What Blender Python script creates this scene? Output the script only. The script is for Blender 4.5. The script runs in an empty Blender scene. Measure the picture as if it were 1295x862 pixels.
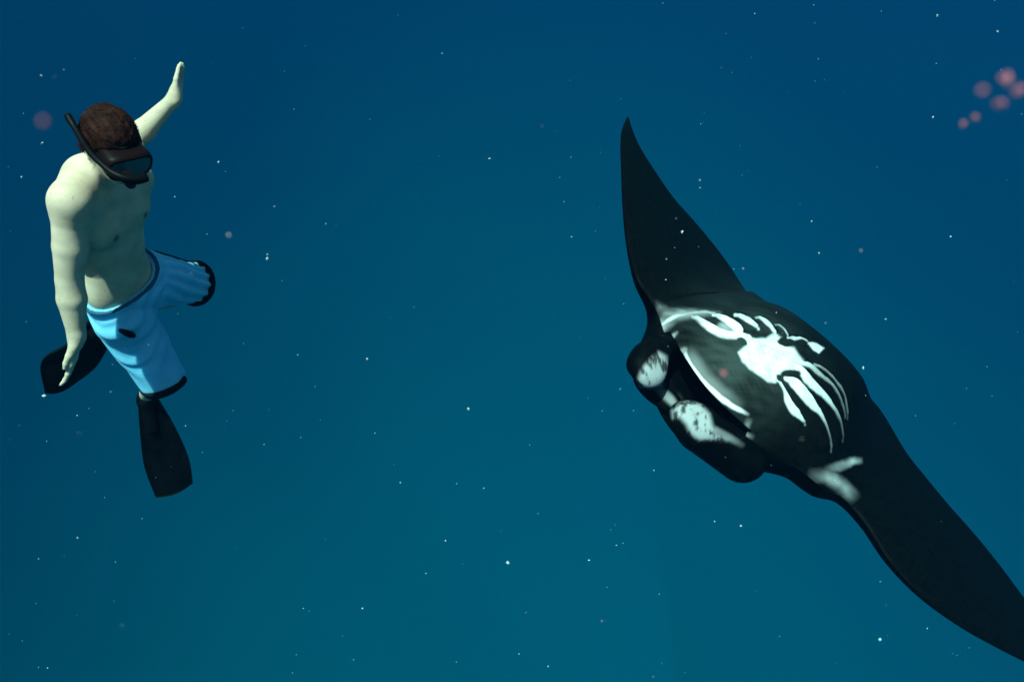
import bpy, math, random
import numpy as np

random.seed(7)
rng = np.random.default_rng(11)
SC = bpy.context.scene
COL = SC.collection

# ------------------------------------------------------------------ camera
PITCH = math.radians(35)
CAMZ = -0.5
cam_d = bpy.data.cameras.new('camera')
cam = bpy.data.objects.new('camera', cam_d)
COL.objects.link(cam)
cam.location = (0, 0, CAMZ)
cam.rotation_euler = (math.pi / 2 - PITCH, 0, 0)
cam_d.sensor_width = 36.0
FPX, CX, CY = 1000.0, 647.5, 431.0          # focal length and centre in photo pixels (1295 x 862)
cam_d.lens = FPX / 1295 * 36.0
cam_d.clip_start = 0.05
cam_d.clip_end = 3000
cam_d.dof.use_dof = True
cam_d.dof.focus_distance = 3.15
cam_d.dof.aperture_fstop = 6.0
SC.camera = cam
RCAM = np.array([[1, 0, 0],
                 [0, math.sin(PITCH), -math.cos(PITCH)],
                 [0, math.cos(PITCH), math.sin(PITCH)]], float)   # camera axes -> world
TCAM = np.array([0, 0, CAMZ], float)

# ------------------------------------------------------------------ light
SUN_CAM = np.array([-0.19, 0.55, 0.81])
SUN_W = RCAM @ (SUN_CAM / np.linalg.norm(SUN_CAM))
sun_el = math.asin(SUN_W[2])
sun_az = math.atan2(SUN_W[0], SUN_W[1])          # from +Y towards +X
w = bpy.data.worlds.new('World')
SC.world = w
w.use_nodes = True
nt = w.node_tree
sky = nt.nodes.new('ShaderNodeTexSky')
sky.sky_type = 'NISHITA'
sky.sun_disc = False
sky.sun_elevation = sun_el
sky.sun_rotation = sun_az
nt.links.new(sky.outputs[0], nt.nodes['Background'].inputs[0])
nt.nodes['Background'].inputs[1].default_value = 0.05
sl = bpy.data.lights.new('sun', 'SUN')
sl.energy = 5.0
sl.angle = math.radians(0.9)
sl.color = (1.0, 0.95, 0.86)
so = bpy.data.objects.new('sun', sl)
COL.objects.link(so)
from mathutils import Vector
so.rotation_euler = Vector(SUN_W.tolist()).to_track_quat('Z', 'Y').to_euler()
so.location = (0, 0, 30)
SC.view_settings.view_transform = 'Standard'
SC.view_settings.look = 'None'
SC.view_settings.exposure = 0.8
SC.view_settings.gamma = 1.0
SC.view_settings.use_curve_mapping = False
SC.cycles.volume_bounces = 1
SC.cycles.max_bounces = 6

# ------------------------------------------------------------------ helpers
def unit(v):
    v = np.asarray(v, float)
    return v / np.linalg.norm(v)

def P(px, py, z):
    """photo pixel + distance along the lens axis -> camera coordinates"""
    return np.array([(px - CX) / FPX * z, -(py - CY) / FPX * z, -z])

def to_world(a):
    return np.asarray(a) @ RCAM.T + TCAM

def pix(a):
    z = -a[:, 2]
    return np.stack([CX + a[:, 0] / z * FPX, CY - a[:, 1] / z * FPX], 1)

def smooth(e0, e1, x):
    t = np.clip((x - e0) / (e1 - e0), 0, 1)
    return t * t * (3 - 2 * t)

def noise3(p, scale, seed=0, octv=3):
    r = np.random.default_rng(seed)
    out = np.zeros(len(p)); amp = 1.0; tot = 0
    for o in range(octv):
        for k in range(5):
            d = r.normal(size=3); d /= np.linalg.norm(d)
            out += amp * np.sin(p @ d * scale * (2 ** o) * r.uniform(.7, 1.4) + r.uniform(0, 6.28)) / 5 ** .5
        tot += amp; amp *= .55
    return out / tot

def empty(name, loc, label=None, cat=None, group=None):
    o = bpy.data.objects.new(name, None)
    o.empty_display_size = 0.1
    COL.objects.link(o)
    o.location = [float(x) for x in loc]
    tag(o, label, cat, group)
    return o

def tag(o, label=None, cat=None, group=None, kind=None):
    if label: o['label'] = label
    if cat: o['category'] = cat
    if group: o['group'] = group
    if kind: o['kind'] = kind
    return o

def mesh_obj(name, V, Fc, mat, parent=None, root=None, paint=None, smooth_sh=True, world=False, mats=None, midx=None):
    V = np.asarray(V, float)
    if not world: V = to_world(V)
    org = np.array(root.location) if root is not None else np.zeros(3)
    if parent is None and root is None:
        org = V.mean(0)
    V = V - org
    me = bpy.data.meshes.new(name)
    me.from_pydata(V.tolist(), [], [list(map(int, f)) for f in Fc])
    if paint is not None:
        for an, arr in paint.items():
            at = me.attributes.new(an, 'FLOAT', 'POINT')
            at.data.foreach_set('value', np.asarray(arr, np.float32))
    if mats:
        for m in mats: me.materials.append(m)
        if midx is not None: me.polygons.foreach_set('material_index', np.asarray(midx, np.int32))
    else:
        me.materials.append(mat)
    if smooth_sh:
        me.polygons.foreach_set('use_smooth', np.ones(len(me.polygons), bool))
    me.validate(); me.update()
    o = bpy.data.objects.new(name, me)
    COL.objects.link(o)
    if parent is not None: o.parent = parent
    elif root is None: o.location = org.tolist()
    return o

def grid_faces(nu, nv, wrap_v=False, flip=False):
    i = np.arange(nu - 1)[:, None]; j = np.arange(nv if wrap_v else nv - 1)[None, :]
    j2 = (j + 1) % nv
    q = np.stack([i * nv + j, (i + 1) * nv + j, (i + 1) * nv + j2, i * nv + j2], -1).reshape(-1, 4)
    return q[:, ::-1] if flip else q

def catmull(pts, n):
    """n samples through the rows of pts (centripetal-ish, uniform in chord length)"""
    pts = np.asarray(pts, float)
    d = np.r_[0, np.cumsum(np.maximum(np.linalg.norm(np.diff(pts, axis=0), axis=1), 1e-6))]
    return hermite(d, pts, np.linspace(0, d[-1], n))

def hermite(x, y, q):
    x = np.asarray(x, float); y = np.asarray(y, float)
    flat = y.ndim == 1
    if flat: y = y[:, None]
    m = np.zeros_like(y)
    dl = np.diff(y, axis=0) / np.diff(x)[:, None]
    m[0] = dl[0]; m[-1] = dl[-1]
    h = np.diff(x)
    for i in range(1, len(x) - 1):
        m[i] = (dl[i - 1] * h[i] + dl[i] * h[i - 1]) / (h[i] + h[i - 1])
    k = np.clip(np.searchsorted(x, q) - 1, 0, len(x) - 2)
    H = h[k][:, None]; t = ((q - x[k]) / h[k])[:, None]
    r = ((2 * t**3 - 3 * t**2 + 1) * y[k] + (t**3 - 2 * t**2 + t) * H * m[k]
         + (-2 * t**3 + 3 * t**2) * y[k + 1] + (t**3 - t**2) * H * m[k + 1])
    return r[:, 0] if flat else r

def tube(path, radii, n=12, cap=True):
    path = np.asarray(path, float); m = len(path)
    radii = np.broadcast_to(np.asarray(radii, float), (m,))
    tang = np.gradient(path, axis=0); tang /= np.linalg.norm(tang, axis=1)[:, None]
    nrm = np.cross(tang[0], [0.3, 0.8, 0.51]); nrm /= np.linalg.norm(nrm)
    V = []
    for i in range(m):
        nrm = nrm - tang[i] * np.dot(nrm, tang[i]); nrm /= np.linalg.norm(nrm)
        b = np.cross(tang[i], nrm)
        a = np.linspace(0, 2 * np.pi, n, endpoint=False)
        V.append(path[i] + radii[i] * (np.cos(a)[:, None] * nrm + np.sin(a)[:, None] * b))
    V = np.concatenate(V); Fc = [list(f) for f in grid_faces(m, n, True)]
    if cap:
        Fc += [list(range(n)), list(range((m - 1) * n, m * n))[::-1]]
    return V, Fc

class Sdf:
    """signed distance on a voxel box in camera coordinates; smooth unions; surface nets"""
    def __init__(s, lo, hi, h):
        s.lo = np.asarray(lo, float); s.h = h
        s.n = np.ceil((np.asarray(hi) - s.lo) / h).astype(int) + 1
        s.D = np.full(s.n, 0.2, np.float32)
    def _sub(s, lo, hi):
        a = np.clip(np.floor((lo - s.lo) / s.h).astype(int), 0, s.n)
        b = np.clip(np.ceil((hi - s.lo) / s.h).astype(int) + 1, 0, s.n)
        sl_ = tuple(slice(x, y) for x, y in zip(a, b))
        ax = [s.lo[i] + s.h * np.arange(a[i], b[i]) for i in range(3)]
        if any(len(x) == 0 for x in ax): return sl_, None
        return sl_, np.stack(np.meshgrid(*ax, indexing='ij'), -1)
    def _join(s, sl_, d, k, mode):
        o = s.D[sl_]; d = d.astype(np.float32)
        if mode == 'sub': o2 = -o; 
        else: o2 = o
        if k > 0:
            hh = np.maximum(k - np.abs(o2 - d), 0) / k
            r = np.minimum(o2, d) - hh * hh * k / 4
        else: r = np.minimum(o2, d)
        s.D[sl_] = -r if mode == 'sub' else r
    def cone(s, a, b, r1, r2, k=0.03, mode='add'):
        a = np.asarray(a, float); b = np.asarray(b, float); R = max(r1, r2) + k + 3 * s.h
        sl_, X = s._sub(np.minimum(a, b) - R, np.maximum(a, b) + R)
        if X is None: return
        ab = b - a; t = np.clip(((X - a) @ ab) / (ab @ ab), 0, 1)
        d = np.linalg.norm(X - a - t[..., None] * ab, axis=-1) - (r1 + (r2 - r1) * t)
        s._join(sl_, d, k, mode)
    def ell(s, c, axes, rad, k=0.03, mode='add'):
        c = np.asarray(c, float); A = np.asarray(axes, float); rad = np.asarray(rad, float)
        R = rad.max() + k + 3 * s.h
        sl_, X = s._sub(c - R, c + R)
        if X is None: return
        q = (X - c) @ A.T
        k0 = np.linalg.norm(q / rad, axis=-1); k1 = np.linalg.norm(q / rad**2, axis=-1) + 1e-9
        s._join(sl_, k0 * (k0 - 1) / k1, k, mode)
    def X(s):
        ax = [s.lo[i] + s.h * np.arange(s.n[i]) for i in range(3)]
        return np.stack(np.meshgrid(*ax, indexing='ij'), -1)
    def mesh(s, it=1):
        D = s.D; ins = D < 0
        n = np.array(D.shape)
        c8 = [(i, j, k) for i in (0, 1) for j in (0, 1) for k in (0, 1)]
        cnt = np.zeros(n - 1, np.int8)
        for i, j, k in c8: cnt += ins[i:n[0]-1+i, j:n[1]-1+j, k:n[2]-1+k]
        act = (cnt > 0) & (cnt < 8)
        idx = np.argwhere(act)
        vid = np.full(act.shape, -1, np.int64); vid[act] = np.arange(len(idx))
        acc = np.zeros((len(idx), 3)); num = np.zeros(len(idx))
        for c in c8:
            for ax in range(3):
                if c[ax]: continue
                e = list(c); e[ax] = 1
                a = D[tuple((idx + c).T)]; b = D[tuple((idx + e).T)]
                m = (a < 0) != (b < 0)
                t = np.where(m, a / np.where(m, a - b, 1), 0)
                p = np.tile(np.array(c, float), (len(idx), 1)); p[:, ax] = t
                acc[m] += p[m]; num[m] += 1
        V = s.lo + s.h * (idx + acc / num[:, None])
        Fs = []
        for ax in range(3):
            o1, o2 = (ax + 1) % 3, (ax + 2) % 3
            sa = [slice(None)] * 3; sb = [slice(None)] * 3
            sa[ax] = slice(0, n[ax] - 1); sb[ax] = slice(1, n[ax])
            a = ins[tuple(sa)]; b = ins[tuple(sb)]
            for flip, m in ((0, a & ~b), (1, ~a & b)):
                q = np.argwhere(m)
                q = q[(q[:, o1] > 0) & (q[:, o2] > 0) & (q[:, o1] < n[o1] - 1) & (q[:, o2] < n[o2] - 1)]
                e1 = np.zeros(3, int); e1[o1] = 1; e2 = np.zeros(3, int); e2[o2] = 1
                f = np.stack([vid[tuple((q - e1 - e2).T)], vid[tuple((q - e2).T)], vid[tuple(q.T)], vid[tuple((q - e1).T)]], 1)
                Fs.append(f[:, ::-1] if flip else f)
        Fc = np.concatenate(Fs); Fc = Fc[(Fc >= 0).all(1)]
        for _ in range(it): V = relax(V, Fc)
        return V, Fc

def relax(V, Fc, lam=0.5):
    acc = np.zeros_like(V); num = np.zeros(len(V))
    for a in range(4):
        for b in ((a + 1) % 4, (a - 1) % 4):
            np.add.at(acc, Fc[:, a], V[Fc[:, b]]); np.add.at(num, Fc[:, a], 1)
    return V + lam * (acc / np.maximum(num, 1)[:, None] - V)

def vnormals(V, Fc):
    Fc = np.asarray(Fc)
    n = np.cross(V[Fc[:, 2]] - V[Fc[:, 0]], V[Fc[:, 3]] - V[Fc[:, 1]])
    N = np.zeros_like(V)
    for a in range(4): np.add.at(N, Fc[:, a], n)
    return N / np.maximum(np.linalg.norm(N, axis=1), 1e-12)[:, None]

def in_poly(q, poly):
    poly = np.asarray(poly, float); r = np.zeros(len(q), bool)
    for (x1, y1), (x2, y2) in zip(poly, np.roll(poly, -1, 0)):
        c = ((y1 > q[:, 1]) != (y2 > q[:, 1]))
        r ^= c & (q[:, 0] < (x2 - x1) * (q[:, 1] - y1) / (y2 - y1 + 1e-12) + x1)
    return r

def seg_dist(q, pts):
    """distance to a polyline and the fraction along it"""
    pts = np.asarray(pts, float); best = np.full(len(q), 1e9); par = np.zeros(len(q)); n = len(pts) - 1
    for i in range(n):
        ab = pts[i + 1] - pts[i]
        t = np.clip(((q - pts[i]) @ ab) / (ab @ ab), 0, 1)
        d = np.linalg.norm(q - pts[i] - t[:, None] * ab, axis=1)
        m = d < best; best[m] = d[m]; par[m] = (i + t[m])
    return best, par

def poly_field(q, poly, soft):
    poly = np.asarray(poly, float)
    d, _ = seg_dist(q, np.vstack([poly, poly[:1]]))
    sd = np.where(in_poly(q, poly), -d, d)
    return 1 - smooth(-soft, soft, sd)

def stroke(q, pts, soft=1.2):
    """pts rows: x, y, half-width, strength"""
    p = np.asarray(pts, float)
    p = catmull(p, 8 * len(p))
    d, par = seg_dist(q, p[:, :2])
    i = np.clip(par.astype(int), 0, len(p) - 2); f = par - i
    wd = p[i, 2] * (1 - f) + p[i + 1, 2] * f; st = p[i, 3] * (1 - f) + p[i + 1, 3] * f
    return st * (1 - smooth(np.maximum(wd - soft, 0), wd + soft, d))

# ------------------------------------------------------------------ materials
def mat(name, col, rough=0.6, spec=0.25, **kw):
    m = bpy.data.materials.new(name); m.use_nodes = True
    b = m.node_tree.nodes['Principled BSDF']
    b.inputs['Base Color'].default_value = (*col, 1)
    b.inputs['Roughness'].default_value = rough
    b.inputs['Specular IOR Level'].default_value = spec
    for k, v in kw.items(): b.inputs[k].default_value = v
    return m

def nodes(m):
    t = m.node_tree
    return t, t.nodes['Principled BSDF'], (lambda k: t.nodes.new(k)), t.links.new

def add_noise(m, c1, c2, scale, detail=6, lo=.35, hi=.65, bump=0, bscale=None, fac_attr=None):
    t, b, N, L = nodes(m)
    tc = N('ShaderNodeTexCoord'); n = N('ShaderNodeTexNoise')
    n.inputs['Scale'].default_value = scale; n.inputs['Detail'].default_value = detail
    L(tc.outputs['Object'], n.inputs['Vector'])
    r = N('ShaderNodeValToRGB')
    r.color_ramp.elements[0].position = lo; r.color_ramp.elements[1].position = hi
    r.color_ramp.elements[0].color = (*c1, 1); r.color_ramp.elements[1].color = (*c2, 1)
    L(n.outputs['Fac'], r.inputs['Fac']); L(r.outputs['Color'], b.inputs['Base Color'])
    if bump:
        n2 = N('ShaderNodeTexNoise'); n2.inputs['Scale'].default_value = bscale or scale * 4; n2.inputs['Detail'].default_value = 5
        L(tc.outputs['Object'], n2.inputs['Vector'])
        bm = N('ShaderNodeBump'); bm.inputs['Strength'].default_value = 1; bm.inputs['Distance'].default_value = bump
        L(n2.outputs['Fac'], bm.inputs['Height']); L(bm.outputs['Normal'], b.inputs['Normal'])
    return r

def mix_attr(m, attr, col):
    """mix a second colour over the base colour by a vertex attribute"""
    t, b, N, L = nodes(m)
    a = N('ShaderNodeAttribute'); a.attribute_name = attr
    mx = N('ShaderNodeMix'); mx.data_type = 'RGBA'
    src = b.inputs['Base Color'].links[0].from_socket if b.inputs['Base Color'].links else None
    if src: L(src, mx.inputs[6])
    else: mx.inputs[6].default_value = b.inputs['Base Color'].default_value
    mx.inputs[7].default_value = (*col, 1)
    L(a.outputs['Fac'], mx.inputs[0]); L(mx.outputs[2], b.inputs['Base Color'])

M_MANTA = mat('manta skin', (.02, .02, .02), .55, .03)
add_noise(M_MANTA, (.0004, .0008, .0008), (.0018, .0025, .0023), 26, 8, .3, .7, bump=.0015, bscale=160)
mix_attr(M_MANTA, 'grey', (.036, .048, .042))
mix_attr(M_MANTA, 'white', (.86, .88, .86))
M_SKIN = mat('skin', (.6, .45, .33), .55, .08, **{'Subsurface Weight': .12, 'Subsurface Scale': .006, 'Subsurface Radius': (1, .5, .3)})
add_noise(M_SKIN, (.50, .37, .255), (.64, .49, .35), 16, 6, .3, .7, bump=.0004, bscale=90)
mix_attr(M_SKIN, 'dark', (.22, .10, .07))
def freckles(m):
    t, b, N, L = nodes(m)
    tc = N('ShaderNodeTexCoord'); v = N('ShaderNodeTexVoronoi'); v.inputs['Scale'].default_value = 55
    L(tc.outputs['Object'], v.inputs['Vector'])
    mp = N('ShaderNodeMapRange'); mp.inputs[1].default_value = .10; mp.inputs[2].default_value = .17; mp.inputs[3].default_value = .75; mp.inputs[4].default_value = 0
    L(v.outputs['Distance'], mp.inputs[0])
    sp = N('ShaderNodeSeparateColor'); L(v.outputs['Color'], sp.inputs[0])
    gt = N('ShaderNodeMath'); gt.operation = 'GREATER_THAN'; gt.inputs[1].default_value = .72; L(sp.outputs[0], gt.inputs[0])
    ml = N('ShaderNodeMath'); ml.operation = 'MULTIPLY'; L(mp.outputs[0], ml.inputs[0]); L(gt.outputs[0], ml.inputs[1])
    mx = N('ShaderNodeMix'); mx.data_type = 'RGBA'; src = b.inputs['Base Color'].links[0].from_socket
    L(src, mx.inputs[6]); mx.inputs[7].default_value = (.24, .13, .08, 1); L(ml.outputs[0], mx.inputs[0]); L(mx.outputs[2], b.inputs['Base Color'])
freckles(M_SKIN)
M_HAIR = mat('hair', (.05, .02, .012), .7, .05)
add_noise(M_HAIR, (.014, .0045, .0028), (.034, .011, .006), 30, 6)
M_RUBBER = mat('black rubber', (.012, .011, .011), .45, .06)
add_noise(M_RUBBER, (.0015, .0015, .0015), (.004, .004, .004), 14, 5, bump=.0008, bscale=60)
M_MASK = mat('mask silicone', (.007, .003, .0028), .45, .06)
M_FABRIC = mat('blue fabric', (.30, .50, .72), .8, .05, **{'Subsurface Weight': .7, 'Subsurface Scale': .05, 'Subsurface Radius': (.5, 1, 1.2)})
add_noise(M_FABRIC, (.16, .52, .78), (.22, .58, .84), 9, 6, bump=.0012, bscale=90)
M_TRIM = mat('black trim', (.006, .006, .008), .8, .05)
M_NAVY = mat('navy waistband', (.03, .09, .16), .8, .05)
M_GLASS = mat('mask glass', (.10, .17, .18), .08, .4, Alpha=0.6)
M_EYEW = mat('eye white', (.6, .6, .6), .3, .4)
M_EYEB = mat('manta eye', (.01, .01, .012), .15, .5)
M_SPECK = mat('marine snow', (.42, .46, .44), .8, .05)
M_PINK = mat('pink plankton', (.36, .16, .18), .7, .05, Alpha=.55)
M_SAND = mat('sea bed sand', (.4, .36, .28), .95, .05)
def sea_bed_colour(m):
    # edge darkening of the view painted into the sand, lighter along the middle
    t, b, N, L = nodes(m)
    g_ = N('ShaderNodeNewGeometry'); sp = N('ShaderNodeSeparateXYZ'); L(g_.outputs['Position'], sp.inputs[0])
    n = N('ShaderNodeTexNoise'); n.inputs['Scale'].default_value = .012; n.inputs['Detail'].default_value = 4; L(g_.outputs['Position'], n.inputs['Vector'])
    ml = N('ShaderNodeMath'); ml.operation = 'MULTIPLY_ADD'; ml.inputs[1].default_value = 70; L(n.outputs['Fac'], ml.inputs[0]); L(sp.outputs['X'], ml.inputs[2])
    ad = N('ShaderNodeMath'); ad.operation = 'SUBTRACT'; ad.inputs[1].default_value = 43; L(ml.outputs[0], ad.inputs[0])
    ab = N('ShaderNodeMath'); ab.operation = 'ABSOLUTE'; L(ad.outputs[0], ab.inputs[0])
    mp = N('ShaderNodeMapRange'); mp.interpolation_type = 'SMOOTHSTEP'; mp.inputs[1].default_value = 15; mp.inputs[2].default_value = 105; L(ab.outputs[0], mp.inputs[0])
    mx = N('ShaderNodeMix'); mx.data_type = 'RGBA'; mx.inputs[6].default_value = (.084, .080, .062, 1); mx.inputs[7].default_value = (.022, .022, .017, 1)
    L(mp.outputs[0], mx.inputs[0]); L(mx.outputs[2], b.inputs['Base Color'])
sea_bed_colour(M_SAND)

# ------------------------------------------------------------------ setting: sea bed and the water itself
DEPTH = 82.0
n = 90
g = np.linspace(-1, 1, n); gx, gy = np.meshgrid(g, g, indexing='ij')
gx = np.sign(gx) * np.abs(gx) ** 1.8 * 1800; gy = np.sign(gy) * np.abs(gy) ** 1.8 * 1800 + 60
gz = -DEPTH + .9 * np.sin(gx * .051 + 1) * np.cos(gy * .043) + .5 * np.sin(gx * .13 + gy * .09)
sb = mesh_obj('sea_bed', np.stack([gx, gy, gz], -1).reshape(-1, 3), grid_faces(n, n), M_SAND, world=True)
tag(sb, 'pale sandy sea bed lost in the blue far below', kind='structure')

WATER_SCATTER = np.array([.00003, .00049, .00126])
WATER_ABSORB = np.array([.11, .0074, .0062])
def water_volume():
    m = bpy.data.materials.new('sea water'); m.use_nodes = True
    t = m.node_tree; t.nodes.clear()
    out = t.nodes.new('ShaderNodeOutputMaterial'); v = t.nodes.new('ShaderNodeVolumePrincipled')
    d = float((WATER_SCATTER + WATER_ABSORB).max())
    c = WATER_SCATTER / d
    a = np.clip(1 - WATER_ABSORB / (d * (1 - c)), 0, 1) ** 2
    v.inputs['Color'].default_value = (*c, 1); v.inputs['Absorption Color'].default_value = (*a, 1)
    v.inputs['Density'].default_value = d; v.inputs['Anisotropy'].default_value = -0.35
    t.links.new(v.outputs[0], out.inputs['Volume'])
    return m
bx = np.array([[x, y, z] for x in (-1850, 1850) for y in (-1800, 1920) for z in (-DEPTH - 3.5, 0.0)], float)
hz = mesh_obj('haze', bx, [(0, 1, 3, 2), (4, 6, 7, 5), (0, 4, 5, 1), (2, 3, 7, 6), (0, 2, 6, 4), (1, 5, 7, 3)], water_volume(), world=True, smooth_sh=False)
tag(hz, 'deep blue sea water fading everything into the distance', 'water', kind='stuff')

# ------------------------------------------------------------------ manta ray
MC = P(970, 470, 3.6)
MF = unit((-240, -45, 346)); MS = np.array((537, -710, 280.)); MS = unit(MS - MS @ MF * MF); MV = np.cross(MF, MS)
def mloc(px, py, wv):
    r = P(px, py, 1.0); t = (MC @ MV + wv) / (r @ MV); q = r * t - MC
    return np.array([q @ MF, q @ MS, wv])
def mcam(q):
    q = np.asarray(q); return MC + q[..., 0:1] * MF + q[..., 1:2] * MS + q[..., 2:3] * MV

def build_manta():
    root_loc = to_world(MC[None])[0]
    root = empty('manta_ray', root_loc, 'black manta ray with white belly patch, gliding belly up with mouth open', 'manta ray')
    st = []   # LE (x,y,w), TE (x,y,w), ventral height, dorsal height, body factor
    def px_st(le, te, wl, wt, hv, hd): st.append((mloc(*le, wl), mloc(*te, wt), hv, hd))
    px_st((794, 147.5), (795, 148.5), .20, .20, .0, .0)
    px_st((787.5, 163), (800, 164), .187, .187, .006, .006)
    px_st((786, 182), (809, 185), .165, .165, .010, .010)
    px_st((787, 215), (827, 214), .13, .13, .014, .014)
    px_st((789, 258), (852, 250), .09, .09, .020, .020)
    px_st((794, 305), (882, 284), .06, .06, .028, .028)
    px_st((805, 350), (915, 325), .035, .035, .038, .042)
    px_st((823, 379), (946, 371), .015, .03, .05, .07)
    def lo_st(y, xl, xt, wl, wt, hv, hd): st.append((np.array([xl, y, wl]), np.array([xt, y, wt]), hv, hd))
    lo_st(-.42, .56, -.60, .00, .03, .055, .11)
    lo_st(-.32, .62, -.68, .00, .03, .11, .15)
    lo_st(-.20, .68, -.76, .00, .03, .175, .18)
    lo_st(-.04, .715, -.80, .00, .03, .215, .19)
    lo_st(.12, .68, -.78, .00, .05, .22, .18)
    lo_st(.24, .61, -.74, .00, .07, .20, .15)
    lo_st(.36, .50, -.69, .00, .09, .15, .12)
    px_st((1040, 616), (1117, 523), .00, .09, .075, .10)
    px_st((1067, 630), (1146, 571), .00, .06, .05, .06)
    px_st((1095, 662), (1171, 603), .00, .05, .04, .045)
    px_st((1125, 708), (1200, 638), .00, .04, .034, .036)
    px_st((1165, 751), (1237, 680), .00, .02, .028, .03)
    px_st((1215, 789), (1269, 720), .00, .01, .022, .022)
    px_st((1265, 818), (1301, 763), .00, .00, .016, .016)
    px_st((1320, 846), (1336, 806), .00, .00, .010, .010)
    px_st((1352, 862), (1358, 840), .00, .00, .005, .005)
    px_st((1369, 869), (1370, 868), .00, .00, .0, .0)
    LE = np.array([s[0] for s in st]); TE = np.array([s[1] for s in st])
    H = np.array([[s[2], s[3]] for s in st])
    par = np.arange(len(st), dtype=float)
    q = np.r_[np.linspace(0, 7.5, 70)[:-1], np.linspace(7.5, 16, 340)[:-1], np.linspace(16, len(st) - 1, 70)]
    LE = hermite(par, LE, q); TE = hermite(par, TE, q); H = np.maximum(hermite(par, H, q), 0)
    yc = LE[:, 1] + .04
    head = 1 - np.where(yc < 0, smooth(.20, .40, -yc), smooth(.30, .46, yc))          # where the nose is blunt
    mouth = 1 - smooth(.205, .26, np.abs(yc + .02))         # where the mouth opens
    nv, nf, nd = 420, 34, 60
    c = (1 - np.cos(np.linspace(0, math.pi, nv))) / 2 * .35 + np.linspace(0, 1, nv) * .65
    hvs = (c ** .72) * (1 - c) ** .85; hvs /= hvs.max()
    hws = np.sqrt(c) * (1 - c); hws /= hws.max()
    cd = np.linspace(0, 1, nd)
    hds = np.sqrt(np.clip(cd + .05, 0, 1)) * (1 - cd); hds /= hds.max()
    # lip and upper jaw
    lip = LE.copy(); lip[:, 2] += .015 * head
    jaw = LE.copy(); jaw[:, 0] += head * .03 * (1 - .4 * (np.abs(yc) / .3) ** 2) ; jaw[:, 2] -= (.16 - .045 * np.exp(-((yc + .1) / .16) ** 2)) * head + .004
    jaw[:, 1] -= .05 * head
    prof = head[:, None] * hvs[None] + (1 - head[:, None]) * hws[None]
    ven = lip[:, None, :] * (1 - c)[None, :, None] + TE[:, None, :] * c[None, :, None]
    ven[:, :, 2] += H[:, :1] * prof
    dor = jaw[:, None, :] * (1 - cd)[None, :, None] + TE[:, None, :] * cd[None, :, None]
    prd = hds[None] * np.ones((len(q), 1))
    edge0 = (1 - cd)[None] ** 2
    dor[:, :, 2] -= (np.maximum(H[:, 1:] - .5 * head[:, None] * .16 * edge0, 0)) * prd + .0015 * (1 - cd)[None]
    s = np.linspace(0, 1, nf + 2)[1:-1]
    fr = lip[:, None, :] * (1 - s)[None, :, None] + jaw[:, None, :] * s[None, :, None]
    blunt = .05 * head * (1 - mouth)
    fr[:, :, 0] += blunt[:, None] * np.sin(math.pi * s)[None] + .004 * (1 - head)[:, None] * np.sin(math.pi * s)[None]
    cav = mouth[:, None] * (1 - np.abs(2 * s - 1) ** 5)[None]
    fr[:, :, 0] -= .30 * cav
    # lip roll
    fr[:, :, 0] += .012 * mouth[:, None] * (np.exp(-(s / .05) ** 2))[None]
    ring = np.concatenate([ven[:, ::-1], fr, dor[:, 1:-1]], 1)
    nr = ring.shape[1]; ns = len(q)
    L = ring.reshape(-1, 3)
    V = mcam(L)
    isv = np.zeros((ns, nr), bool); isv[:, :nv + 4] = True; isv = isv.reshape(-1)
    isf = np.zeros((ns, nr), bool); isf[:, nv + 4:nv + nf + 8] = True; isf = isf.reshape(-1)
    Q = pix(V)
    white, grey, disp = manta_marks(Q, V)
    wv = white * isv + isf * stroke(Q, [(832, 490, 3, 0), (842, 498, 5, .3), (850, 508, 5, .4), (856, 516, 3, .1)], 4); gr = grey * isv
    V = V + (disp * isv)[:, None] * MV
    Fc = grid_faces(ns, nr, True)
    caps = [list(range(nr)), list(range((ns - 1) * nr, ns * nr))[::-1]]
    body = mesh_obj('body', V, [list(f) for f in Fc] + caps, M_MANTA, root, root, paint={'white': wv, 'grey': gr})
    # cephalic fins
    ax0 = np.eye(3)
    def cephalic(prims, white_poly, soft, seed, extra=None):
        pts = np.array([p[0] for p in prims]); R = .2
        S = Sdf(pts.min(0) - R, pts.max(0) + R, .006)
        for pr in prims:
            if pr[1] == 'c': S.cone(pr[0], pr[2], pr[3], pr[4], .05)
            elif pr[1] == 'e': S.ell(pr[0], pr[2], pr[3], .05)
            else: S.ell(pr[0], pr[2], pr[3], .02, 'sub')
        V, Fc = S.mesh(2)
        Nn = vnormals(V, Fc)
        face = smooth(-.1, .25, Nn @ unit(MC * 0 - V.mean(0)))
        q = pix(V)
        wht = poly_field(q, white_poly, soft) * face
        mot = smooth(.0, .7, noise3(V @ np.array([[1, .5, 0], [0, .35, .2], [.3, 0, 1.]]), 210, seed, 3) * .9 + .12 + .25 * noise3(V, 40, seed + 1, 2))
        wht = wht * (.38 - .33 * mot)
        if extra is not None: wht = np.maximum(wht, stroke(q, extra, 3) * face)
        return mesh_obj('cephalic_fin', V, Fc, M_MANTA, root, root, paint={'white': wht, 'grey': np.zeros(len(V))})
    A = np.stack([unit(P(822, 466, 3) * -1), unit(np.array((.4, .9, 0))), unit(np.array((-.9, .4, 0)))])
    # orthonormal frames whose first axis faces up-belly
    def frame(n_, t_):
        n_ = unit(n_); t_ = unit(t_ - np.dot(t_, n_) * n_); return np.stack([n_, t_, np.cross(n_, t_)])
    f1 = frame(np.array((.55, .35, .75)), np.array((-.6, -.8, 0.)))
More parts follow.
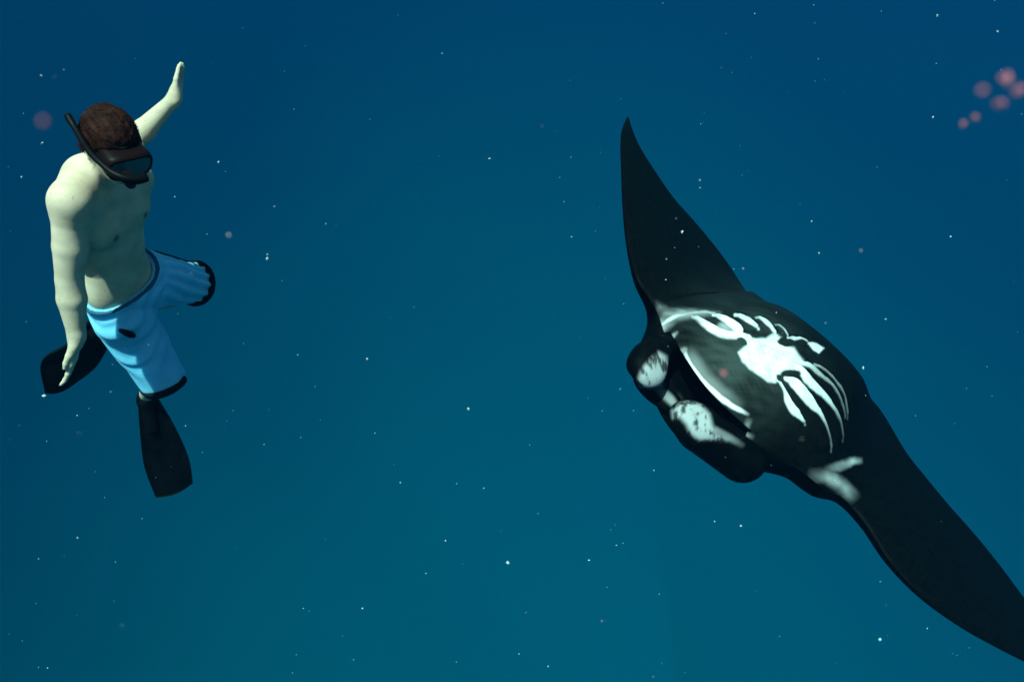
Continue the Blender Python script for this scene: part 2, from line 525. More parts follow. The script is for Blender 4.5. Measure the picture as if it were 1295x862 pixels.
    cephalic([(P(848, 432, 3.24), 'c', P(820, 454, 3.07), .058, .058),
              (P(820, 464, 3.02), 'e', f1, (.055, .09, .08)),
              (P(806, 462, 3.05), 'c', P(832, 438, 3.1), .034, .04),
              (P(833, 497, 3.13), 'e', frame(np.array((.25, .45, .85)), np.array((45, -36, 0.))), (.028, .12, .055)),
              (P(838, 470, 2.93), 's', f1, (.03, .06, .05))],
             [(806, 481), (812, 466), (824, 452), (833, 445), (843, 450), (849, 465), (848, 478), (838, 487), (822, 490), (811, 489)], 4, 3,
             extra=[(826, 488, 3, .02), (838, 496, 5, .12), (848, 505, 5, .28), (856, 515, 3, .2)])
    f2 = frame(np.array((.35, .55, .75)), np.array((-.8, .5, 0.)))
    cephalic([(P(938, 578, 3.12), 'c', P(886, 545, 3.02), .10, .085),
              (P(876, 534, 2.99), 'e', f2, (.065, .10, .085)),
              (P(886, 524, 2.90), 's', f2, (.03, .06, .05))],
             [(850, 519), (860, 510), (873, 507), (886, 511), (897, 523), (901, 538), (912, 548), (925, 556), (905, 556), (884, 556), (874, 549), (868, 536), (860, 527), (851, 528)], 4.5, 5,
             extra=[(905, 545, 5, .25), (922, 553, 4, .2), (938, 562, 3, .05)])
    # eyes on the sides of the head
    for px_, py_, z_ in ((932, 603, 3.10), (846, 418, 3.21)):
        S = Sdf(P(px_, py_, z_) - .05, P(px_, py_, z_) + .05, .005); S.ell(P(px_, py_, z_), ax0, (.022, .022, .018), 0)
        V_, F_ = S.mesh(1); mesh_obj('eye', V_, F_, M_EYEB, root, root)
    # tail and dorsal fin on the far side
    tl = catmull([mcam(np.array(p)) for p in ((-.70, -.03, -.02), (-.95, -.03, -.07), (-1.3, -.02, -.2), (-1.7, 0, -.42), (-2.0, .02, -.6))], 40)
    V_, F_ = tube(tl, np.linspace(.035, .006, 40), 10); mesh_obj('tail', V_, F_, M_MANTA, root, root)
    df = []
    prof_ = [(-.52, .0), (-.58, .05), (-.66, .10), (-.73, .12), (-.74, .06), (-.73, .0)]
    for sgn in (-1, 1):
        for x_, h_ in prof_: df.append(mcam(np.array((x_, -.03 + sgn * .014 * (1 - h_ / .14), -.10 - h_))))
    k_ = len(prof_)
    F_ = [list(range(k_))[::-1], list(range(k_, 2 * k_))] + [[i, (i + 1) % k_, k_ + (i + 1) % k_, k_ + i] for i in range(k_)]
    mesh_obj('dorsal_fin', df, F_, M_MANTA, root, root, smooth_sh=False)
    return root

def manta_marks(Q, V):
    Q = Q + np.stack([noise3(V, 110, 31, 3), noise3(V, 110, 32, 3)], 1) * .55
    wht = poly_field(Q, [(934, 446), (941, 439), (944, 431), (951, 428), (968, 428), (974, 425), (979, 421), (988, 429), (993, 436),
                         (1004, 440), (1009, 448), (1017, 456), (1012, 462), (1003, 467), (990, 470), (984, 474), (980, 484), (971, 482), (960, 474), (948, 466.5), (939, 457)], 2.8)
    W = lambda pts, soft=1.2: stroke(Q, pts, soft)
    gills = [
        ([(875, 400, 1.5, .5), (893, 412, 4, .95), (911, 422, 4.5, 1), (930, 425, 4, 1), (946, 427, 4, 1)], 1.8),
        ([(902, 398, 1.5, .8), (918, 406, 4, 1), (931, 415, 4.5, 1), (938, 424, 4, 1)], 1.2),
        ([(930, 398, 2, .7), (945, 406, 3, .9), (959, 416, 1.5, .8)], 1),
        ([(956, 401, 1, .4), (966.5, 407.5, 2.5, .85), (974, 415, 2, .9), (980, 424, 2, .9)], 1),
        ([(981, 410, .8, .3), (990, 418, 1, .5), (996, 427, 1.2, .6)], .8),
        ([(996, 427, 1.2, .5), (1004, 429, 2, .8), (1012, 429, 1.2, .7), (1022, 434, 1, .5)], .8),
        ([(983, 481, 1.5, .8), (990, 495, 1.5, .8), (996, 509, 4, 1), (1004, 521, 4, .95), (1011, 529, 2.5, .9), (1018, 537, 1, .3)], 1.2),
        ([(994, 478, 3, 1), (1003, 484, 5, 1), (1015, 497, 5.5, 1), (1027, 513, 4.5, .95), (1036, 524, 2.2, .7), (1044, 540, 1.2, .3), (1051, 571, .8, .15)], 1.2),
        ([(1004, 463, 3, 1), (1012, 469, 4, 1), (1021, 481, 4.5, .95), (1034, 494, 3.8, .85), (1046, 507, 2.5, .6), (1060, 530, 1.2, .2), (1066, 558, .8, .1)], 1.2),
        ([(1012, 458, 2, .8), (1022, 463, 2.5, .6), (1034, 473, 2.2, .4), (1053, 490, 1.4, .25), (1069, 528, .8, .12)], 1),
        ([(1030, 460, 1.2, .3), (1047, 473, 1, .25), (1065, 497, .8, .2), (1072, 530, .8, .1)], .8),
    ]
    rid = np.zeros(len(Q)); slit = np.zeros(len(Q))
    for p, s_ in gills:
        pp = catmull(np.asarray(p, float), 8 * len(p))
        d, par = seg_dist(Q, pp[:, :2]); i = np.clip(par.astype(int), 0, len(pp) - 2)
        f = par - i; wd = pp[i, 2] * (1 - f) + pp[i + 1, 2] * f; st_ = pp[i, 3] * (1 - f) + pp[i + 1, 3] * f
        tg = pp[i + 1, :2] - pp[i, :2]; dq = Q - pp[i, :2]
        rear = (tg[:, 0] * dq[:, 1] - tg[:, 1] * dq[:, 0]) < 0
        sd = np.where(rear, d - wd, -(d + wd))                  # distance from the flap's free edge, behind it positive
        inside = (par > .02) & (par < len(pp) - 1.02)
        v = st_ * np.where(rear, 1 - smooth(-1.0, .8, d - wd), 1 - smooth(-1.2 * s_, 1.2 * s_, d - wd))
        wht = np.maximum(wht, v)
        ends = smooth(0, 3, par) * smooth(0, 3, len(pp) - 1 - par)
        rid = np.maximum(rid, ends * np.where(sd < 0, 1 - smooth(0, 15, -sd), 1 - smooth(0, 2.2, sd)) * (d < 20))
        slit = np.maximum(slit, ends * smooth(0, 1.8, sd) * (1 - smooth(2.5, 5.5, sd)))
    wht = wht * (1 - .0 * slit)
    wht = np.maximum(wht, .35 * W([(912, 414, 5, 1), (922, 417, 5, 1), (930, 420, 4, 1)], 3))
    wht = np.maximum(wht, poly_field(Q, [(1021, 432), (1033, 434), (1042, 440), (1035, 446.5), (1029, 443)], 1.5))
    def dark(cx_, cy_, rx, ry, rot):
        nonlocal wht
        a = math.radians(rot); d = Q - (cx_, cy_)
        u = d[:, 0] * math.cos(a) + d[:, 1] * math.sin(a); v = -d[:, 0] * math.sin(a) + d[:, 1] * math.cos(a)
        wht = wht * smooth(.82, 1.15, np.sqrt((u / rx) ** 2 + (v / ry) ** 2))
    dark(957, 422.5, 9, 4.4, 0); dark(993, 433, 10.5, 5, 15); dark(1000, 472.5, 12, 5, 4)
    dark(988, 481, 4, 9, -32); dark(938, 432, 8, 4, 25)
    wht = wht * np.clip(.84 + .10 * noise3(V, 60, 2, 3) + .14 * noise3(V, 190, 12, 2), 0, 1)
    # lip, shoulders, corners of the mouth
    lip = np.maximum(W([(865, 440, 2, .0), (867, 447, 2.4, .45), (870, 456, 3.2, .8), (884, 477, 3.4, .95), (902, 495, 3.4, 1), (923, 511, 3.2, .9), (938, 519.5, 2.4, .6), (948, 525, 1.5, .0)], 1.6),
                     .15 * W([(868, 438, 5, 0), (876, 454, 7, .9), (891, 475, 7, 1), (909, 492, 6, 1), (927, 506, 5, .6), (942, 516, 3, .0)], 7))
    sh = .30 * poly_field(Q, [(831, 382), (845, 392), (880, 393), (910, 396), (880, 399), (855, 404), (838, 420), (831, 408)], 6) * (.7 + .6 * noise3(V, 40, 8, 3))
    sh = np.maximum(sh, W([(838, 410, 2, .5), (850, 402, 2.5, .6), (866, 397, 2, .4), (890, 394.5, 1.5, .4), (905, 396, 1, .4)], 2))
    sh = np.maximum(sh, W([(1020, 600, 3, .0), (1047, 603, 5, .3), (1066, 616, 5, .36), (1084, 632, 3, .0)], 8) * (.8 + .4 * noise3(V, 45, 9, 3)))
    sh = np.maximum(sh, W([(1040, 595, 4, .0), (1066, 588, 5, .3), (1078, 583, 4, .55), (1092, 582, 2, .0)], 3.5) * (.8 + .4 * noise3(V, 55, 19, 3)))
    cor = np.maximum(W([(846, 432, 2, .15), (850, 426, 2.5, .3), (856, 420, 1.5, .1)], 2), W([(848, 450, 2, .2), (857, 446, 2.5, .3), (866, 442, 3, .2)], 2.5))
    cor = np.maximum(cor, W([(949, 527, 4, .0), (944, 540, 2.5, .2), (944, 550, 2.5, .2), (955, 553, 3, .0)], 3))
    cor = np.maximum(cor, W([(940, 598, 5, .1), (950, 600, 5, .14)], 5))
    allw = np.clip(np.maximum.reduce([wht, lip, sh, cor]), 0, 1)
    # grey bloom on the belly between lip and patch, mottled
    d = Q - (925, 462)
    grey = np.exp(-((d[:, 0] * .75 + d[:, 1] * .66) / 70) ** 2 - ((-d[:, 0] * .66 + d[:, 1] * .75) / 80) ** 2)
    grey = np.clip(grey * (.75 + .35 * noise3(V, 24, 4, 3) + .2 * noise3(V, 120, 6, 2)), 0, 1)
    grey = grey * (1 - .9 * slit)
    disp = .009 * rid - .004 * slit
    return allw, grey, disp

# ------------------------------------------------------------------ snorkeller
def build_person():
    RS, RE, RW = P(89, 256, 2.80), P(88, 354, 2.93), P(97, 426, 3.02)
    LS, LEb, LW = P(170, 226, 3.09), P(168, 180, 3.30), P(221, 124, 3.25)
    PEL = P(150, 356, 3.28); NECK = P(122, 230, 2.94)
    u = unit(NECK - PEL); s = LS - RS; s = unit(s - (s @ u) * u); fr = np.cross(s, u)
    T = np.stack([fr, s, u])
    mid = lambda f_, l_, u_: PEL + fr * f_ + s * l_ + u * u_
    HIPA, KA, AA = P(172, 354, 3.32), P(248, 358, 3.68), P(150, 398, 3.60)
    HIPB, KB, AB = P(144, 374, 3.33), P(203, 474, 3.55), P(186, 498, 3.88)
    root = empty('person', to_world(P(186, 498, 3.88)[None])[0],
                 'bare-chested snorkeller in blue shorts, black mask and fins, one arm raised', 'person')
    S = Sdf(P(60, 230, 3.0) * 0 + np.array([-2.15, -.55, -4.1]), np.array([-1.1, 1.2, -2.45]), .0062)
    # torso
    S.ell(mid(.0, 0, .0), T, (.105, .155, .13), 0)
    S.ell(mid(.008, 0, .14), T, (.095, .135, .17), .06)
    S.ell(mid(.0, 0, .31), T, (.112, .158, .19), .06)
    S.ell(mid(-.01, 0, .40), T, (.095, .165, .11), .05)
    for sg in (-1, 1):
        S.ell(mid(.075, sg * .075, .345), T, (.045, .078, .062), .03)
        S.ell(mid(-.035, sg * .125, .30), T, (.055, .05, .13), .04)       # lats
        S.ell(mid(-.07, sg * .08, .40), T, (.04, .07, .09), .03)          # shoulder blades
        S.ell(mid(.085, sg * .035, .14), T, (.018, .034, .13), .03)       # belly muscles
    # head frame
    hf = unit((.64, -.73, .24)); hl = np.array((.8, .13, -.55)); hl = unit(hl - (hl @ hf) * hf); hu = np.cross(hf, hl)
    HT = np.stack([hf, hl, hu]); HC = P(142, 182, 2.80)
    hp = lambda f_, l_, u_: HC + hf * f_ + hl * l_ + hu * u_
    # neck, traps
    S.cone(mid(-.02, 0, .47), hp(-.03, 0, -.07), .066, .058, .05)
    S.cone(mid(-.035, -.01, .505), RS + u * .012, .06, .048, .07)
    S.cone(mid(-.03, -.03, .53), RS * .6 + mid(-.03, -.02, .5) * .4 + u * .010, .034, .044, .08)
    S.cone(mid(-.045, 0, .50), LS + u * .02, .055, .042, .05)
    S.cone(mid(.055, .01, .45), RS + fr * .02, .022, .02, .04)             # collar bones
    S.cone(mid(.055, -.01, .45), LS + fr * .02, .022, .02, .04)
    S.cone(mid(.02, -.10, .38), RS, .075, .06, .05)
    S.cone(mid(.02, .10, .38), LS, .075, .055, .05)
    # right arm
    ra = unit(RE - RS)
    S.cone(RS, RS + ra * .05, .062, .062, .04)
    S.cone(RS + ra * .05, RS + ra * .17, .062, .058, .008)
    S.cone(RS + ra * .17, RE, .058, .048, .008)
    S.ell(RS + ra * .17 + unit(fr + .3 * s) * .016, np.stack([unit(np.cross(ra, fr)), unit(np.cross(ra, np.cross(ra, fr))), ra]), (.043, .043, .085), .02)
    rb = unit(RW - RE)
    S.cone(RE, RE + rb * .075, .048, .052, .008); S.cone(RE + rb * .075, RW, .052, .030, .008)
    # left arm
    la = unit(LEb - LS); lb = unit(LW - LEb)
    S.cone(LS, LS + la * .1, .06, .052, .04); S.cone(LS + la * .1, LEb, .052, .044, .01)
    S.cone(LEb, LEb + lb * .07, .044, .047, .01); S.cone(LEb + lb * .07, LW, .047, .025, .01)
    # hands
    def hand(wr, tip, side, thumb_side, curl, k=.010):
        d = unit(tip - wr); sd = unit(side - (side @ d) * d); nn = np.cross(d, sd)
        Lh = np.linalg.norm(tip - wr); pl = Lh * .50
        S.cone(wr - d * .01, wr + d * .03, .028, .026, .02)
        for i, o in enumerate((-.03, -.01, .01, .03)):
            S.cone(wr + d * .015 + sd * o * .6, wr + d * pl + sd * o, .015, .0115, .014)
        fl = (.80, .96, 1.0, .92)
        for i, o in enumerate((-.032, -.0115, .0105, .031)):
            o2 = o * thumb_side
            b0 = wr + d * pl + sd * o2
            Lf = Lh * .5 * fl[i]
            b1 = b0 + d * Lf * .45 + nn * curl * .006
            b2 = b1 + (d + nn * curl * .25) * Lf * .30
            b3 = b2 + (d + nn * curl * .5) * Lf * .22
            S.cone(b0, b1, .0105, .0098, .006); S.cone(b1, b2, .0096, .009, .004); S.cone(b2, b3, .0088, .0078, .004)
        t0 = wr + d * .03 + sd * .024 * thumb_side
        t1 = t0 + d * .038 + sd * .012 * thumb_side + nn * curl * .012; t2 = t1 + d * .032 + sd * .006 * thumb_side + nn * curl * .006; t3 = t2 + d * .022
        S.cone(t0, t1, .0165, .0125, .014); S.cone(t1, t2, .0118, .0105, .005); S.cone(t2, t3, .0104, .0085, .004)
    hand(RW, P(88, 486, 3.10), np.array((.38, .2, .9)), 1, 1.0)
    hand(LW, P(229, 79, 3.24), unit(P(225, 100, 1.0)) + np.array((.22, .0, 0)), 1, -.15)
    # head
    S.ell(hp(-.012, 0, .02), HT, (.098, .078, .098), .03)
    S.ell(hp(.03, 0, -.045), HT, (.068, .062, .075), .04)
    S.ell(hp(.062, 0, -.095), HT, (.032, .036, .026), .03)
    S.cone(hp(.094, 0, .005), hp(.112, 0, -.032), .011, .016, .012)
    S.cone(hp(.094, -.016, -.064), hp(.094, .016, -.064), .011, .011, .006)
    S.cone(hp(.091, -.013, -.077), hp(.091, .013, -.077), .010, .010, .006)
    for sg in (-1, 1):
        S.ell(hp(.088, sg * .033, .008), HT, (.016, .020, .012), .006, 'sub')
        S.ell(hp(.078, sg * .033, .008), HT, (.014, .014, .013), .004)
        S.ell(hp(-.008, sg * .080, -.012), HT, (.021, .011, .034), .006)
        S.ell(hp(.0, sg * .091, -.010), HT, (.010, .006, .017), .004, 'sub')
    # legs and feet
    for h_, k_, a_ in ((HIPA, KA, AA), (HIPB, KB, AB)):
        S.cone(h_, k_, .082, .056, .04)
        sh_ = unit(a_ - k_)
        S.cone(k_, k_ + sh_ * .13, .055, .054, .03); S.cone(k_ + sh_ * .13, a_, .054, .036, .03)
    V, Fc = S.mesh(2)
    dk = np.zeros(len(V))
    for sg in (-1, 1):
        c_ = mid(.118, sg * .085, .335); dk = np.maximum(dk, .8 * (1 - smooth(.010, .020, np.linalg.norm(V - c_, axis=1))))
    c_ = hp(.104, 0, -.07); dk = np.maximum(dk, .5 * (1 - smooth(.012, .026, np.linalg.norm(V - c_, axis=1))))
    for sg in (-1, 1):
        c_ = hp(.092, sg * .033, .008); dk = np.maximum(dk, (1 - smooth(.005, .008, np.linalg.norm(V - c_, axis=1))))
    mesh_obj('body', V, Fc, M_SKIN, root, root, paint={'dark': dk})

    # hair: a cap cut along the hairline, with loose strands
    S = Sdf(HC - .17, HC + .17, .005)
    S.ell(hp(-.014, 0, .024), HT, (.109, .088, .106), 0)
    S.ell(hp(-.03, 0, -.02), HT, (.094, .085, .085), .03)
    X = S.X(); q = (X - HC) @ HT.T
    cut = np.maximum.reduce([q[..., 0] - (.080 + .5 * (q[..., 2] - .05)), -(q[..., 2] + .075 - .0 * q[..., 0]), -(q[..., 2] + .055) + (q[..., 0] + .045) * .9])
    S.D = np.maximum(S.D, cut.astype(np.float32))
    V, Fc = S.mesh(2)
    V = V + vnormals(V, Fc) * (.004 * noise3((V - HC) @ HT.T * np.array([1, 3, 1.6]), 90, 5, 3))[:, None]
    Fl = [list(f) for f in Fc]; Vl = list(V)
    Nn = vnormals(V, Fc)
    okv = np.where(((V - HC) @ hu > -.05) & (np.linalg.norm(V - HC, axis=1) > .08))[0]
    for k in rng.choice(okv, 3200):
        nrm_ = Nn[k]; sweep = -hf * .7 + rng.normal(size=3) * .45 - hu * .1
        sweep = sweep - (sweep @ nrm_) * nrm_ * .92; sweep = unit(sweep)
        side = np.cross(nrm_, sweep) * .0009; l_ = rng.uniform(.012, .03); b0 = V[k] - nrm_ * .002
        b1 = b0 + sweep * l_ * .5 + nrm_ * rng.uniform(.002, .006); b2 = b0 + sweep * l_ + nrm_ * rng.uniform(.001, .008)
        i = len(Vl); Vl += [b0 - side, b0 + side, b1 - side, b1 + side, b2]
        Fl += [[i, i + 1, i + 3, i + 2], [i + 2, i + 3, i + 4]]
    mesh_obj('hair', np.array(Vl), Fl, M_HAIR, root, root)

    # diving mask: skirt and frame, lens, strap
    def ring_pts(f_, hw, hh, up, n=40, curve=.035):
        a = np.linspace(0, 2 * math.pi, n, endpoint=False)
        c_, s_ = np.cos(a), np.sin(a)
        l_ = hw * np.sign(c_) * np.abs(c_) ** .6; v_ = hh * np.sign(s_) * np.abs(s_) ** .6
        v_ = v_ + np.where(v_ < 0, -.018 * np.exp(-(l_ / .022) ** 2), 0)       # nose pocket
        return np.array([hp(f_ - curve * (x / .08) ** 2, x, up + y) for x, y in zip(l_, v_)])
    rings = [ring_pts(.060, .074, .047, .004), ring_pts(.095, .078, .050, .004), ring_pts(.120, .082, .052, .004, curve=.02), ring_pts(.136, .080, .050, .004, curve=.012),
             ring_pts(.138, .074, .043, .004, curve=.01), ring_pts(.131, .072, .041, .004, curve=.01), ring_pts(.105, .068, .042, .004, curve=.02), ring_pts(.064, .066, .042, .004)]
    mk = mesh_obj('diving_mask', np.concatenate(rings), grid_faces(8, 40, True), M_MASK, root, root)
    lens = ring_pts(.1335, .0735, .0425, .004, curve=.01); lb_ = ring_pts(.1315, .0735, .0425, .004, curve=.01)
    F_ = [[40 + (i + 1) % 40, 40 + i, i, (i + 1) % 40] for i in range(40)] + [list(range(40)), list(range(40, 80))[::-1]]
    mesh_obj('lens', np.concatenate([lens, lb_]), F_, M_GLASS, mk, root, smooth_sh=False)
    a = np.linspace(0, 2 * math.pi, 60, endpoint=False); band = []
    for o_, h_ in ((.0, -.011), (.0, .011), (.004, .011), (.004, -.011)):
        band.append(np.array([hp(-.014 + (.113 + o_) * math.cos(t), (.093 + o_) * math.sin(t), .016 + h_ + .012 * math.cos(t) * -1) for t in a]))
    V_ = np.stack(band, 1).reshape(-1, 3)
    F_ = [[i * 4 + j, ((i + 1) % 60) * 4 + j, ((i + 1) % 60) * 4 + (j + 1) % 4, i * 4 + (j + 1) % 4] for i in range(60) for j in range(4)]
    mesh_obj('strap', V_, F_, M_RUBBER, mk, root)
    # snorkel
    path = catmull([P(85.5, 146, 2.72), P(95, 162, 2.71), P(105, 179, 2.69), P(114, 193, 2.67), P(127, 206, 2.655), P(143, 219, 2.65), P(160, 226, 2.66), P(174, 227, 2.68), P(185, 224, 2.70)], 60)
    V_, F_ = tube(path, np.r_[np.full(6, .0125), np.full(34, .011), np.linspace(.011, .0165, 12), np.full(8, .0165)], 14)
    sn = mesh_obj('snorkel', V_, F_, M_RUBBER, root, root)
    V_, F_ = tube(catmull([P(166, 226, 2.67), P(160, 221, 2.71), hp(.125, 0, -.072), hp(.096, 0, -.07)], 20), np.linspace(.015, .019, 20), 12)
    mesh_obj('mouthpiece', V_, F_, M_MASK, sn, root)

    # swim shorts
    S = Sdf(np.array([-2.0, -.4, -3.95]), np.array([-1.2, .5, -3.0]), .0055)
    S.ell(mid(.0, 0, -.01), T, (.128, .176, .15), 0)
    ta, tb = unit(KA - HIPA), unit(KB - HIPB)
    S.cone(HIPA, KA - ta * .02, .118, .094, .06)
    S.cone(HIPB, KB + tb * .01, .112, .100, .06)
    S.cone(HIPB + tb * .1 - s * .02, HIPB + tb * .22 - s * .01, .10, .105, .05)
    S.cone(HIPB - tb * .03, P(157, 400, 3.335), .118, .126, .004)
    X = S.X().reshape(-1, 3)
    D0 = S.D.reshape(-1).copy()
    # folds
    fa = (X - HIPA) @ ta; fb = (X - HIPB) @ tb
    near = np.abs(D0) < .04
    Xn = X[near]; nz = noise3(Xn, 14, 21, 2)
    wa = smooth(.0, .12, fa[near]) * smooth(-.02, .1, (Xn - PEL) @ s)
    oa = unit(np.cross(ta, u)); pa = unit(np.cross(ta, oa))
    ang = np.arctan2((Xn - HIPA) @ oa, (Xn - HIPA) @ pa)
    fold = (.0075) * np.sin(ang * 13 + nz * 2.2 + fa[near] * 8) * wa
    fold += .0045 * np.sin(((Xn - PEL) @ (u * .8 - s * .5)) * 80 + nz * 5.5) * (1 - wa) * (.6 + .5 * noise3(Xn, 11, 33, 2))
    fold += .006 * nz
    Df = D0.copy(); Df[near] += fold
    wz = (X - PEL) @ u
    hemA = np.linalg.norm(KA - HIPA) - .01; hemB = np.linalg.norm(KB - HIPB) + .035
    legA = ((X - PEL) @ s > 0) & (fa > .12); legB = (fb > .16) & ~legA
    shell = np.maximum(Df, -(D0 + .027))
    wcut = wz - (.028 + .055 * ((X - PEL) @ s) / .15)
    shell = np.maximum(shell, wcut)
    ecut = np.where(legA & (fa > .2), fa - hemA, np.where(fb > .2, fb - hemB, -.2))
    body_ = np.maximum(shell, ecut)
    S.D = body_.reshape(S.n).astype(np.float32)
    V, Fc = S.mesh(2)
    shr = mesh_obj('swim_shorts', V, Fc, M_FABRIC, root, root)
    Vs, Fs_ = V, Fc
    qs = pix(V); seam = []
    for t in np.linspace(0, 1, 12):
        g_ = np.array((200, 306)) * (1 - t) + np.array((255, 342)) * t + np.array((.6, -.8)) * 2.5 * math.sin(math.pi * t)
        near_ = np.argsort(np.linalg.norm(qs - g_, axis=1))[:12]; seam.append(V[near_].mean(0))
    V_, F_ = tube(catmull(np.array(seam), 40), .006, 8); mesh_obj('piping', V_, F_, M_TRIM, shr, root)
    # black hem bands and waist band
    def band_part(nm, lo_, hi_, grow, par_):
        d = np.maximum.reduce([D0 - grow, -(D0 + .013), hi_, -lo_])
        S.D = d.reshape(S.n).astype(np.float32); V, Fc = S.mesh(1)
        if len(V): mesh_obj(nm, V, Fc, M_TRIM, par_, root)
    ga = np.where(legA & (fa > .2), fa, -9); gb = np.where((fb > .2) & ~(legA & (fa > .2)), fb, -9)
    band_part('hem_band', ga - (hemA - .006), np.where(ga > -5, ga - (hemA + .016), 1.0), .015, shr)
    band_part('hem_band', gb - (hemB - .006), np.where(gb > -5, gb - (hemB + .030), 1.0), .012, shr)
    S.D = np.maximum.reduce([D0 - .004, -(D0 + .010), wcut - .006, -(wcut + .006)]).reshape(S.n).astype(np.float32)
    V, Fc = S.mesh(1); mesh_obj('waistband', V, Fc, M_NAVY, shr, root)
    # badge on the front
    qb = pix(Vs); nb = np.where(np.linalg.norm(qb - (162, 425), axis=1) < 5)[0]; bc = Vs[nb[np.argmax(Vs[nb, 2])]]
    bf = unit(vnormals(Vs, Fs_)[nb].mean(0)); bt = unit(np.array((1., .05, 0)) - bf * bf[0]); B = np.stack([bf, bt, np.cross(bf, bt)])
    S = Sdf(bc - .08, bc + .08, .004)
    S.ell(bc, B, (.012, .034, .026), 0); S.ell(bc + bt * .018, B, (.012, .02, .032), .01)
    V, Fc = S.mesh(1); mesh_obj('badge', V, Fc, M_TRIM, shr, root)

    # fins
    def swim_fin(L_, R_, zc, zside, foot, ank, toe):
        m = 40
        z = np.linspace(0, 1, len(L_))
        Lp = catmull([P(x, y, zc[0] + (zc[1] - zc[0]) * t - zside) for (x, y), t in zip(L_, z)], m)
        Rp = catmull([P(x, y, zc[0] + (zc[1] - zc[0]) * t + zside) for (x, y), t in zip(R_, z)], m)
        nw = 21; uu = np.linspace(0, 1, nw)
        mid_ = Lp[:, None] * (1 - uu)[None, :, None] + Rp[:, None] * uu[None, :, None]
        # rounded toe line
        ax_ = Lp[-1] + Rp[-1] - Lp[-6] - Rp[-6]; ax_ = unit(ax_)
        mid_ += ax_[None, None] * (.03 * (1 - (2 * uu - 1) ** 2))[None, :, None] * (np.linspace(0, 1, m) ** 6)[:, None, None]
        n_ = np.cross(mid_[m // 2, -1] - mid_[m // 2, 0], mid_[-1, 10] - mid_[0, 10]); n_ = unit(n_)
        th = np.linspace(.008, .0025, m)[:, None] * np.ones(nw)[None]
        rib = .009 * np.exp(-((uu - .03) / .035) ** 2) + .009 * np.exp(-((uu - .97) / .035) ** 2) + .004 * np.exp(-((uu - .35) / .03) ** 2) + .004 * np.exp(-((uu - .65) / .03) ** 2)
        th = th + rib[None] * np.linspace(1, .3, m)[:, None]
        top = mid_ + n_ * th[..., None]; bot = mid_ - n_ * th[..., None]
        V_ = np.concatenate([top.reshape(-1, 3), bot.reshape(-1, 3)]); k = m * nw
        F_ = [list(f) for f in grid_faces(m, nw)] + [[x + k for x in f[::-1]] for f in grid_faces(m, nw)]
        b_ = [i * nw for i in range(m)] + [(m - 1) * nw + j for j in range(1, nw)] + [i * nw + nw - 1 for i in range(m - 2, -1, -1)] + list(range(nw - 2, 0, -1))
        for x, y in zip(b_, b_[1:] + b_[:1]): F_.append([x, y, y + k, x + k])
        fn_ = empty_part('swim_fin', root)
        mesh_obj('blade', V_, F_, M_RUBBER, fn_, root)
        S = Sdf(np.minimum(ank, toe) - .12, np.maximum(ank, toe) + .12, .006)
        S.cone(ank, toe, .046, .038, 0); heel = ank - unit(toe - ank) * .015; S.cone(heel, ank, .04, .046, .02)
        V2, F2 = S.mesh(2); mesh_obj('foot_pocket', V2, F2, M_RUBBER, fn_, root)
        return fn_
    def empty_part(nm, par_):
        o = bpy.data.objects.new(nm, None); COL.objects.link(o); o.parent = par_; o.empty_display_size = .05
        return o
    swim_fin([(174.5, 503), (178, 553), (183, 590), (197, 628)], [(199, 503), (222.5, 543), (239, 581), (244, 610)], (3.90, 4.2), .02, None, P(186, 505, 3.92), P(193, 540, 3.98))
    swim_fin([(128, 388), (86, 434), (52, 459), (57, 496)], [(142, 408), (139, 430), (123, 461), (93, 486)], (3.63, 3.92), .03, None, P(147, 400, 3.62), P(122, 420, 3.69))
    return root

manta = build_manta()
person = build_person()

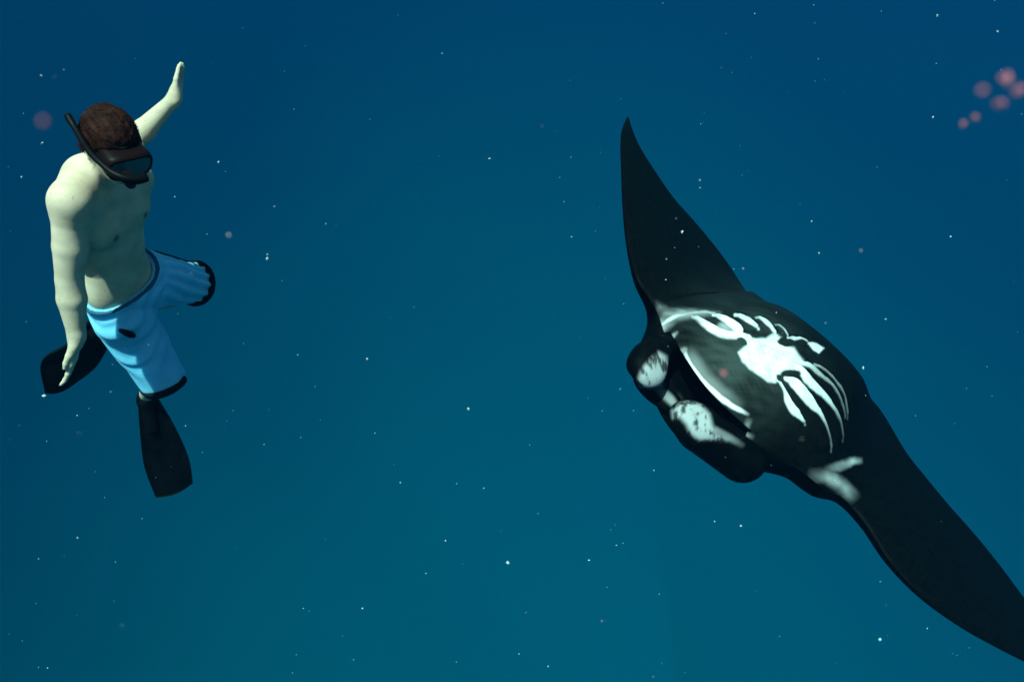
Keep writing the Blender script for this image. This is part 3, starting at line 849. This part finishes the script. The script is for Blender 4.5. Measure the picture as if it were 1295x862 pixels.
# ------------------------------------------------------------------ specks drifting in the water
def speck_shape(r):
    a = rng.normal(size=(6, 3)) * .22
    base = np.array([(1, 0, 0), (-1, 0, 0), (0, 1, 0), (0, -1, 0), (0, 0, 1), (0, 0, -1)], float) + a
    return base * r
OCT = [(0, 2, 4), (2, 1, 4), (1, 3, 4), (3, 0, 4), (2, 0, 5), (1, 2, 5), (3, 1, 5), (0, 3, 5)]
SV, SF = [], []
def speck(c, r):
    i = len(SV) * 6
    SV.append(speck_shape(r) + c); SF.extend([[a + i, b + i, d + i] for a, b, d in OCT])
for k in range(650):
    z = 0.45 + 5.0 * rng.random() ** .7
    px_, py_ = rng.uniform(-250, 1550), rng.uniform(-200, 1060)
    speck(P(px_, py_, z), z * abs(rng.normal(0, .00042)) + .00035)
for px_, py_, z, r in ((338, 327, 2.2, .006), (338, 322, 2.2, .004), (863, 293, 2.4, .006), (592, 517, 2.5, .006), (642, 711, 2.5, .008), (98, 680, 2.3, .006), (1092, 465, 3.3, .010), (619, 201, 2.3, .005),
                       (1185, 20, 2.2, .006), (982, 395, 3.0, .005), (1120, 404, 2.5, .006), (1113, 808, 2.6, .008), (52, 96, 2.3, .006), (53, 181, 2.3, .005), (56, 500, 2.5, .007), (276, 205, 2.4, .005),
                       (1180, 148, 2.5, .004), (506, 610, 3, .005), (458, 769, 3, .005), (1036, 320, 3, .006), (412, 283, 3, .005), (745, 708, 3, .005), (937, 665, 3, .006)):
    speck(P(px_, py_, z), r * .75)
sn_ = mesh_obj('marine_snow', np.concatenate(SV), SF, M_SPECK, smooth_sh=False)
tag(sn_, 'fine pale specks drifting through the water', kind='stuff')

def blob(px_, py_, z, r, label, squash=(1, 1, 1)):
    r *= .85; c = P(px_, py_, z); S = Sdf(c - r * 2.4, c + r * 2.4, r / 5)
    S.ell(c, np.eye(3), np.array(squash) * r, 0)
    for k in range(3):
        S.ell(c + rng.normal(size=3) * r * .55, np.eye(3), (r * .5, r * .6, r * .5), r * .4)
    V, Fc = S.mesh(2)
    o = mesh_obj('plankton_clump', V, Fc, M_PINK)
    tag(o, label, 'plankton', 'pink plankton drifting in open water')
blob(1274, 100, .25, .0017, 'tall pink plankton clump, largest of the cluster adrift', (.8, 1.5, 1))
blob(1290, 114, .25, .0016, 'pink plankton clump lying flat beside the tall clump', (1.4, .7, 1))
blob(1265, 131, .26, .0015, 'round pink plankton clump just below the tall clump')
blob(1243, 114, .22, .0010, 'faint pink plankton clump level with the tall clump', (1.3, .9, 1))
blob(1234, 149, .34, .0012, 'small pale pink plankton clump, inner of the trailing pair')
blob(1218, 156, .36, .0012, 'small pale pink plankton clump, outer of the trailing pair')
blob(915, 472, .4, .0018, 'lone pink plankton speck in front of the manta ray belly')
blob(55, 153, .2, .0009, 'faint pink plankton speck beside the snorkel tip')
